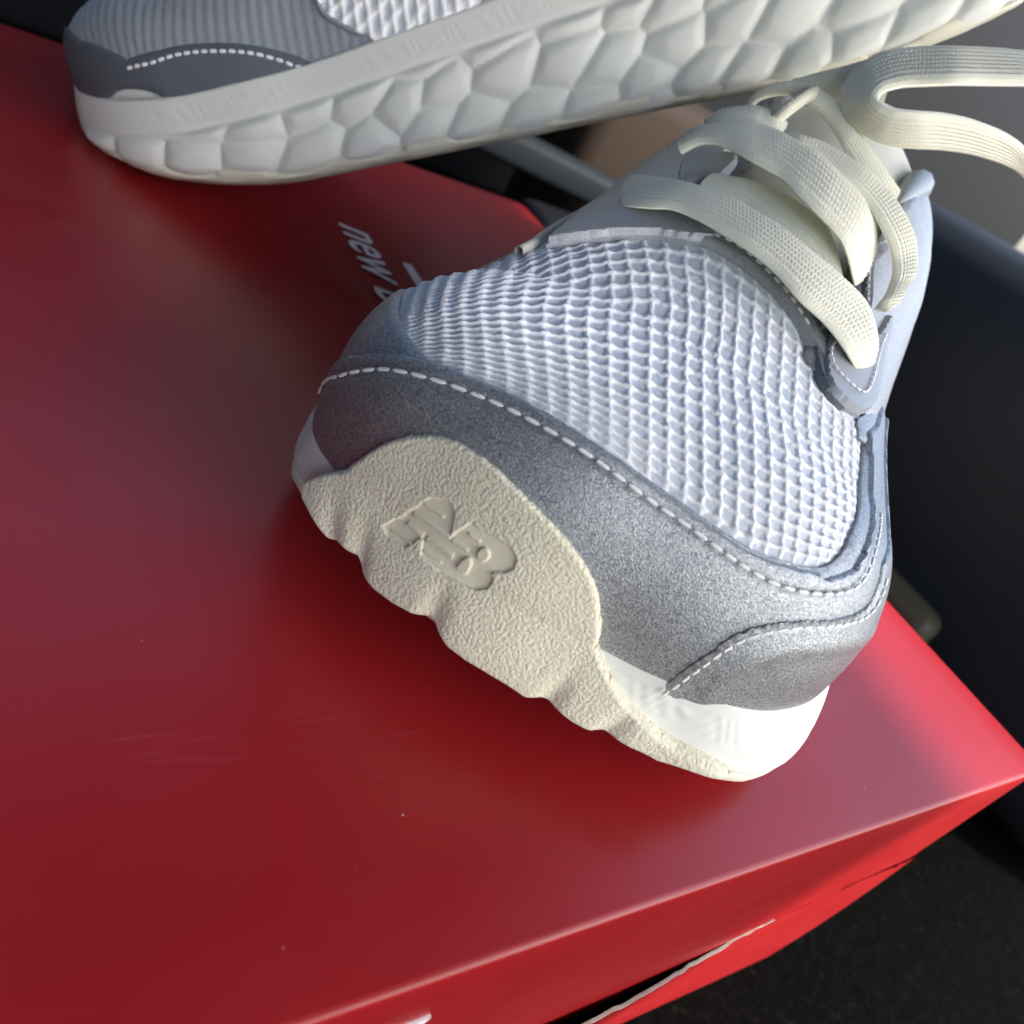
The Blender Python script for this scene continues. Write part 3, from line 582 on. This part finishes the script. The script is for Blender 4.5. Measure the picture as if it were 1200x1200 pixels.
    panel(last, 'quarter', side_poly(last, ps, [3.2, 2.6, 2.3, 2.5, 3.0, 3.1, 2.9, 2.6], 1), .06, 'silver_light', root, res=.25)
    panel(last, 'quarter', side_poly(last, ps, [-6.0, -4.9, -3.4, -2.9, -3.4, -3.5, -3.3, -3.0], -1), .06, 'silver_light', root, res=.25)
    hp = [(23.6, 2.9), (25.2, 2.3), (26.4, 1.2), (26.8, -.2), (26.4, -1.6), (25.2, -2.7), (23.6, -3.3)]
    arc_ = [(24.5 + math.cos(a)*9.2, -.2 + math.sin(a)*9.2) for a in np.linspace(-1.67, 1.67, 24)]
    g = [(24.5 + math.cos(a)*r, -.2 + math.sin(a)*r) for a in np.linspace(-1.66, 1.66, 24) for r in [float(last.girth(np.array(24.5 + max(math.cos(a), 0)*.5 + .01), np.array(-.2 + math.sin(a)*.5)))*1.03]]
    panel(last, 'heel_counter', hp[::-1] + g, .1, 'silver', root, res=.25)
    e = resample([(6.2, -4.2), (6.9, -4.25), (9.0, -5.0), (11.0, -5.9), (12.2, -5.9), (13, -4.9)], .15, False)
    P, _, _ = last.surf(e[:, 0], e[:, 1], .09); tube('piping', P, np.full(len(P), .1), 'tongue', root)
    # --- eyelet tabs and laces
    for nm, key in (('eyelet_tab', 'tab1'), ('eyelet_tab', 'tab2b')):
        v, off = TABS[key]
        o = panel(last, nm, smooth_line(v, 1, True), off, 'grey_pu', root, res=.06, edge=.07, skirt=off - .2)
        sv, so_ = TABS['tab1_st' if key == 'tab1' else 'tab2_st']; stitches(last, sv, o, .14, .035, .026, so_)
    for key in ('tab1_dark', 'tab2a'):
        v, off = TABS[key]; panel(last, 'eyelet_fold', smooth_line(v, 2, True), off, 'dark_pu', root, res=.04, edge=.06, skirt=off - .22)
    v, off = TABS['medtab']; panel(last, 'eyelet_tab', smooth_line(v, 1, True), off, 'grey_pu', root, res=.06, edge=.07, skirt=off - .2)
    for k in ('L1', 'L2', 'L3', 'L4', 'L5', 'L5b', 'L6', 'L7'): ribbon('lace', LACES[k], root)
    ribbon('lace', LACES['L8'], root, th=.34)
    return root

def build_back():
    last = LB
    root = empty('sneaker', Vector((3.6662, 29.3470, -2.3734))*CM, frame_matrix((.69972, -.42194, .57650), (-.51639, -.85635, 0), (-.49369, .29770, .81710)))
    tag(root, 'tilted sneaker resting across the laces, its faceted white sole seen side on', 'sneaker', 'pair of sneakers')
    midsole(last, root, 1500, 64, True, band=.85)
    common_back(last, root)
    ribs = lambda p, q: .04*np.abs(np.cos(np.pi*(p + .12*q)/.30)) + .012*np.cos(2*np.pi*q/.17)
    upper_grid(last, 'rib_panel', -4, 24, -8.6, 9.6, .07, ribs, -.02, 'rib', root, lambda p, q, t: (t < np.where(p < 5, .97, 1.03)) & ~in_throat(p, q))
    b = smooth_line(PB['mesh'], 1)
    def waffle(p, q):
        c, r = (p + .2*q)/.36, (q - .1*p)/.32; du = c - np.round(c); dv = r - np.round(r)
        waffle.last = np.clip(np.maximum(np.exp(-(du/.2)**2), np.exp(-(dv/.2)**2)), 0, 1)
        return .07*np.maximum(np.exp(-(du/.2)**2), np.exp(-(dv/.2)**2)) + .04*np.exp(-(du/.25)**2 - (dv/.25)**2)
    poly = b + [(15.4, 8.3), (15.2, 6.5), (13, 4), (11, 2.6), (9, 1.5), (7.5, 1.4), (7.6, 3.4), (8.9, 5.2)]
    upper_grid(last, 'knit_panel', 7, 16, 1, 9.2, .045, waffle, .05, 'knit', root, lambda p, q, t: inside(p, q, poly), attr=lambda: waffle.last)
    e = resample(b[:7], .1, False); P, _, _ = last.surf(e[:, 0], e[:, 1], .06); tube('seam', P, np.full(len(P), .075), 'rib', root)
    poly = smooth_line(PB['dark_top'], 1) + PB['dark_low'][:-1] + feather_arc(last, 62, -20, 20, 1.03) + [(.6, -1.5), (1.2, 1.5), (2.4, 4.2)]
    ov = panel(last, 'toe_overlay', poly, .1, 'dark_pu', root, res=.1, edge=.08)
    stitches(last, PB['stitch'], ov, .2, .05, .045, .1)
    g = [(p, last.YS + s*float(last.girth(np.array(p), np.array(last.YS + s)))*1.02) for s in (1,) for p in (16, 18, 20, 22, 24.4)]
    panel(last, 'heel_counter', g + [(24.4, 3.2), (20, 3.8), (17, 6)], .1, 'silver', root, res=.25)
    return root
# ---------------------------------------------------------------- the box
def fbm(x, y, s): return np.sin(x*1.3*s + 1.7) * np.cos(y*.9*s - .4) + .5*np.sin(x*2.7*s - y*1.9*s)
X0, X1, Y0, Y1, ZB_ = -4.0, 21.9, 2.06, 35.0, -11.2
def round_rect(inset, r, n=6):
    pts = []
    for cx, cy, a0 in ((X1-r-inset, Y0+r+inset, -90), (X1-r-inset, Y1-r-inset, 0), (X0+r+inset, Y1-r-inset, 90), (X0+r+inset, Y0+r+inset, 180)):
        for k in range(n+1):
            a = math.radians(a0 + 90*k/n); pts.append((cx + r*math.cos(a), cy + r*math.sin(a)))
    return pts
def loft(rings, cap_top=True):
    vs, fs = [], []; n = len(rings[0])
    for r in rings: vs += r
    for i in range(len(rings)-1):
        for k in range(n): fs.append((i*n+k, (i+1)*n+k, (i+1)*n+(k+1) % n, i*n+(k+1) % n))
    if cap_top: fs.append(tuple(range(n)))
    return vs, fs
def build_box():
    root = empty('shoe_box', Vector((9, 18.5, ZB_))*CM)
    tag(root, 'glossy red cardboard shoe box under the sneakers with white lettering on its lid', 'box')
    T = Vector((9, 18.5, ZB_))*CM
    sub = lambda vs: [Vector(v)*CM - T for v in vs]
    # lid: top sheet (finely meshed so that it can bow), rounded shoulder, lip
    rings = []
    for ins, z in ((.13, 0.0), (.045, -.014), (.012, -.05), (0, -.11)): rings.append((ins, z))
    R = [[(x, y, z) for x, y in densify(round_rect(ins, .55))] for ins, z in rings]
    n = len(R[0])
    def lipz(x, y):
        if y < Y0 + .6: return float(np.interp(x, [-4, 8, 11.5, 14, 15.3, 18.2, 22], [-6.5, -6.3, -5.9, -5.3, -4.75, -4.1, -3.6]))
        return -6.3
    for f in (.12, .3, .5, .7, .85, 1.0):
        ring = []
        for x, y, z in R[3]:
            zz = -.11 + (-6.8 + .11)*f
            out = .03*f*f + .04*math.sin(x*.45 + y*.2)*f
            nx, ny = (1 if x > X1-.3 else -1 if x < X0+.3 else 0), (1 if y > Y1-.3 else -1 if y < Y0+.3 else 0)
            ring.append((x + nx*out, y + ny*out, zz))
        R.append(ring)
    vs, fs = loft(R, False)
    # top grid: fan of shrinking rings
    inner = [R[0]]
    for k in range(1, 15):
        f = 1 - k/15
        inner.append([(9 + (x-9)*f, 18.5 + (y-18.5)*f, .03*(1-f)*math.sin(x*.35+y*.21)) for x, y, z in R[0]])
    base = len(vs)
    for r in inner[1:]: vs += r
    prev = 0
    for k in range(1, 15):
        b0 = 0 if k == 1 else base + (k-2)*n; b1 = base + (k-1)*n
        for i in range(n): fs.append((b0+i, b0+(i+1) % n, b1+(i+1) % n, b1+i))
    fs.append(tuple(base + 13*n + i for i in range(n)))
    lid = add('lid', sub(vs), fs, 'red', root)
    # lower tray
    ins = .22
    R2 = [[(x, y, z) for x, y in densify(round_rect(ins, .4))] for z in (-1.2, -6.0, -8.5, -11.0)] 
    R2.append([(x, y, -11.2) for x, y in densify(round_rect(ins+.15, .4))])
    vs, fs = loft(R2, False); fs.append(tuple(range(4*n, 5*n))[::-1])
    add('tray', sub(vs), fs, 'red', root)
    # front wall of the tray, its top edge sprung away from the lid so that a slit opens
    xs = np.linspace(-3.6, 21.6, 120); top = np.interp(xs, [-4, 8, 11.5, 14, 15.3, 18.2, 22], [-6.3, -6.1, -5.75, -5.25, -4.8, -4.45, -4.3]) + np.cumsum(rng.normal(0, .012, 120))*(xs < 15.6)
    gap = .03 + .26*smoothstep(15.6, 10.5, xs) + rng.normal(0, .012, len(xs)); V = []; nz = 12
    for th in (0, .05):
        for k in range(nz):
            f = k/(nz-1)
            for x, zt, g in zip(xs, top, gap): V.append((x, Y0 - .02 - g*(1-f)**1.5 - .06*math.sin(f*3) + th, zt + (-11.2 - zt)*f))
    nx = len(xs); I = lambda s, k, i: s*nx*nz + k*nx + i; F = []
    for k in range(nz-1):
        for i in range(nx-1): F += [(I(0, k, i), I(0, k, i+1), I(0, k+1, i+1), I(0, k+1, i)), (I(1, k, i), I(1, k+1, i), I(1, k+1, i+1), I(1, k, i+1))]
    for k in range(nz-1): F += [(I(0, k, 0), I(0, k+1, 0), I(1, k+1, 0), I(1, k, 0)), (I(0, k, nx-1), I(1, k, nx-1), I(1, k+1, nx-1), I(0, k+1, nx-1))]
    fl = add('front_flap', sub(V), F, 'red', root)
    V = [(x, Y0 - .02 - g + dy, zt + dz) for (dy, dz) in ((-.012, -.035), (-.006, .012), (.056, .012), (.062, -.035)) for x, zt, g in zip(xs, top, gap)]
    add('raw_edge', sub(V), [(a*nx+i, a*nx+i+1, (a+1)*nx+i+1, (a+1)*nx+i) for a in range(3) for i in range(nx-1) if xs[i] < 15.6], 'grey_card', fl, smooth=False)
    # lettering
    cu = bpy.data.curves.new('lettering', 'FONT'); cu.body = 'new balance'; cu.size = 2.15*CM; cu.shear = .32; cu.space_character = 1.02; cu.extrude = .00003; cu.offset = .00022
    o = bpy.data.objects.new('lettering', cu); scene.collection.objects.link(o); o.parent = root; cu.materials.append(MT['white_print'])
    me = bpy.data.meshes.new_from_object(o); bpy.data.objects.remove(o); o = bpy.data.objects.new('lettering', me); scene.collection.objects.link(o); o.parent = root
    o.location = Vector((9.28, 25.2, .035))*CM - T; o.rotation_euler = (0, 0, -math.pi/2); o.scale = (1.0, 1.0, 1)
    # first stroke of the emblem above the word, and the tip of the print on the front of the lid
    vs, fs = box_mesh(11.05, 11.4, 19.8, 23.1, .02, .04); add('emblem_bar', sub([v/CM for v in vs]), fs, 'white_print', root, False)
    q = [(4.5, -1.62), (5.15, -1.52), (5.0, -2.6), (4.35, -2.7)]
    vs = [(x, y, z) for y in (Y0 - .05, Y0 + .03) for x, z in q]; add('front_lettering', sub(vs), [(0, 1, 2, 3), (7, 6, 5, 4), (0, 4, 5, 1), (1, 5, 6, 2), (2, 6, 7, 3), (3, 7, 4, 0)], 'white_print', root, False)
    # dust
    V, F = [], []
    for _ in range(34):
        x, y = rng.uniform(.5, 20), 2.8 + 18*rng.random()**1.6; r = rng.uniform(.006, .014); b = len(V); a = rng.uniform(0, 6)
        for k in range(5): V.append((x + r*math.cos(a+k*1.257)*rng.uniform(.6, 1.4), y + r*math.sin(a+k*1.257), .03*1 + .012))
        V.append((x, y, .04 + r)); F += [(b+k, b+(k+1) % 5, b+5) for k in range(5)]
    tag(add('dust', sub(V), F, 'dust', root), kind='stuff')
    return root
def densify(pts, step=.35):
    return [tuple(p) for p in _dens(tuple(pts), step)]
_cache = {}
def _dens(pts, step):
    """fixed number of points per segment so that every ring matches"""
    P = np.array(pts); Q = np.vstack([P, P[:1]]); out = []
    for a, b in zip(Q[:-1], Q[1:]):
        l = np.hypot(*(b-a)); k = 64 if l > 2 else 1
        for i in range(k): out.append(a + (b-a)*i/k)
    return out

# ---------------------------------------------------------------- what little of the car shows
def beam(name, a, b, w, h, material, label, cat, bev=.6):
    a, b = Vector(a)*CM, Vector(b)*CM; d = b - a; M = d.to_track_quat('X', 'Z').to_matrix()
    o = empty(name, (a+b)/2, M); tag(o, label, cat)
    l = d.length/CM; vs, fs = box_mesh(-l/2, l/2, -w/2, w/2, -h/2, h/2, bev); add('body', vs, fs, material, o); return o
def build_place():
    f = add('floor', [(-2, -2, -.1121), (4, -2, -.1121), (4, 4, -.1121), (-2, 4, -.1121)], [(0, 1, 2, 3)], 'carpet', smooth=False); tag(f, kind='structure')
    w = box('back_wall', (-40, 140, 76, 80, -11.2, 46), 'plastic', bev=1); tag(w, kind='structure')
    beam('trim_strip', (18, 60, -1.3), (48, 50, -2.0), 3, 2.4, 'trim', 'slate grey trim strip behind the far corner of the box', 'trim')
    o = box('storage_bin', (30, 60, 44, 49, -11.2, -3.0), 'plastic', bev=.8); tag(o, 'black plastic bin low behind the box corner', 'bin')
    o = box('seat_cushion', (38, 52, 56, 66, -11.2, 6.5), 'leather', bev=2); tag(o, 'brown leather cushion showing dark between the two shoes', 'cushion')
    o = box('car_seat', (38, 62, -2, 34, -11.2, 9), 'trim', bev=3); tag(o, 'dark slate seat side on the right beyond the box', 'seat')
    o = box('seat_lever', (33, 35, 9.5, 17, -11.2, -4.0), 'khaki', bev=.8); tag(o, 'khaki plastic lever cover between box and seat', 'cover')
    # the car's roof and its left side, out of the picture: they leave the sun only the right edge of the box
    e = lambda y: 52.6 + .12*(y + 53.7)
    q = [(-46, -76), (e(-76), -76), (e(50), 50), (-46, 50)]
    vs = [Vector((x, y, z))*CM for z in (62, 65) for x, y in q]
    r = add('roof', vs, [(3, 2, 1, 0), (4, 5, 6, 7), (0, 1, 5, 4), (1, 2, 6, 5), (2, 3, 7, 6), (3, 0, 4, 7)], 'headliner', smooth=False); tag(r, kind='structure')
    r = box('side_wall', (-50, -46, -76, 76, -11.2, 60), 'headliner', bev=.5); tag(r, kind='structure')
build_place(); build_box(); build_front(); build_back()
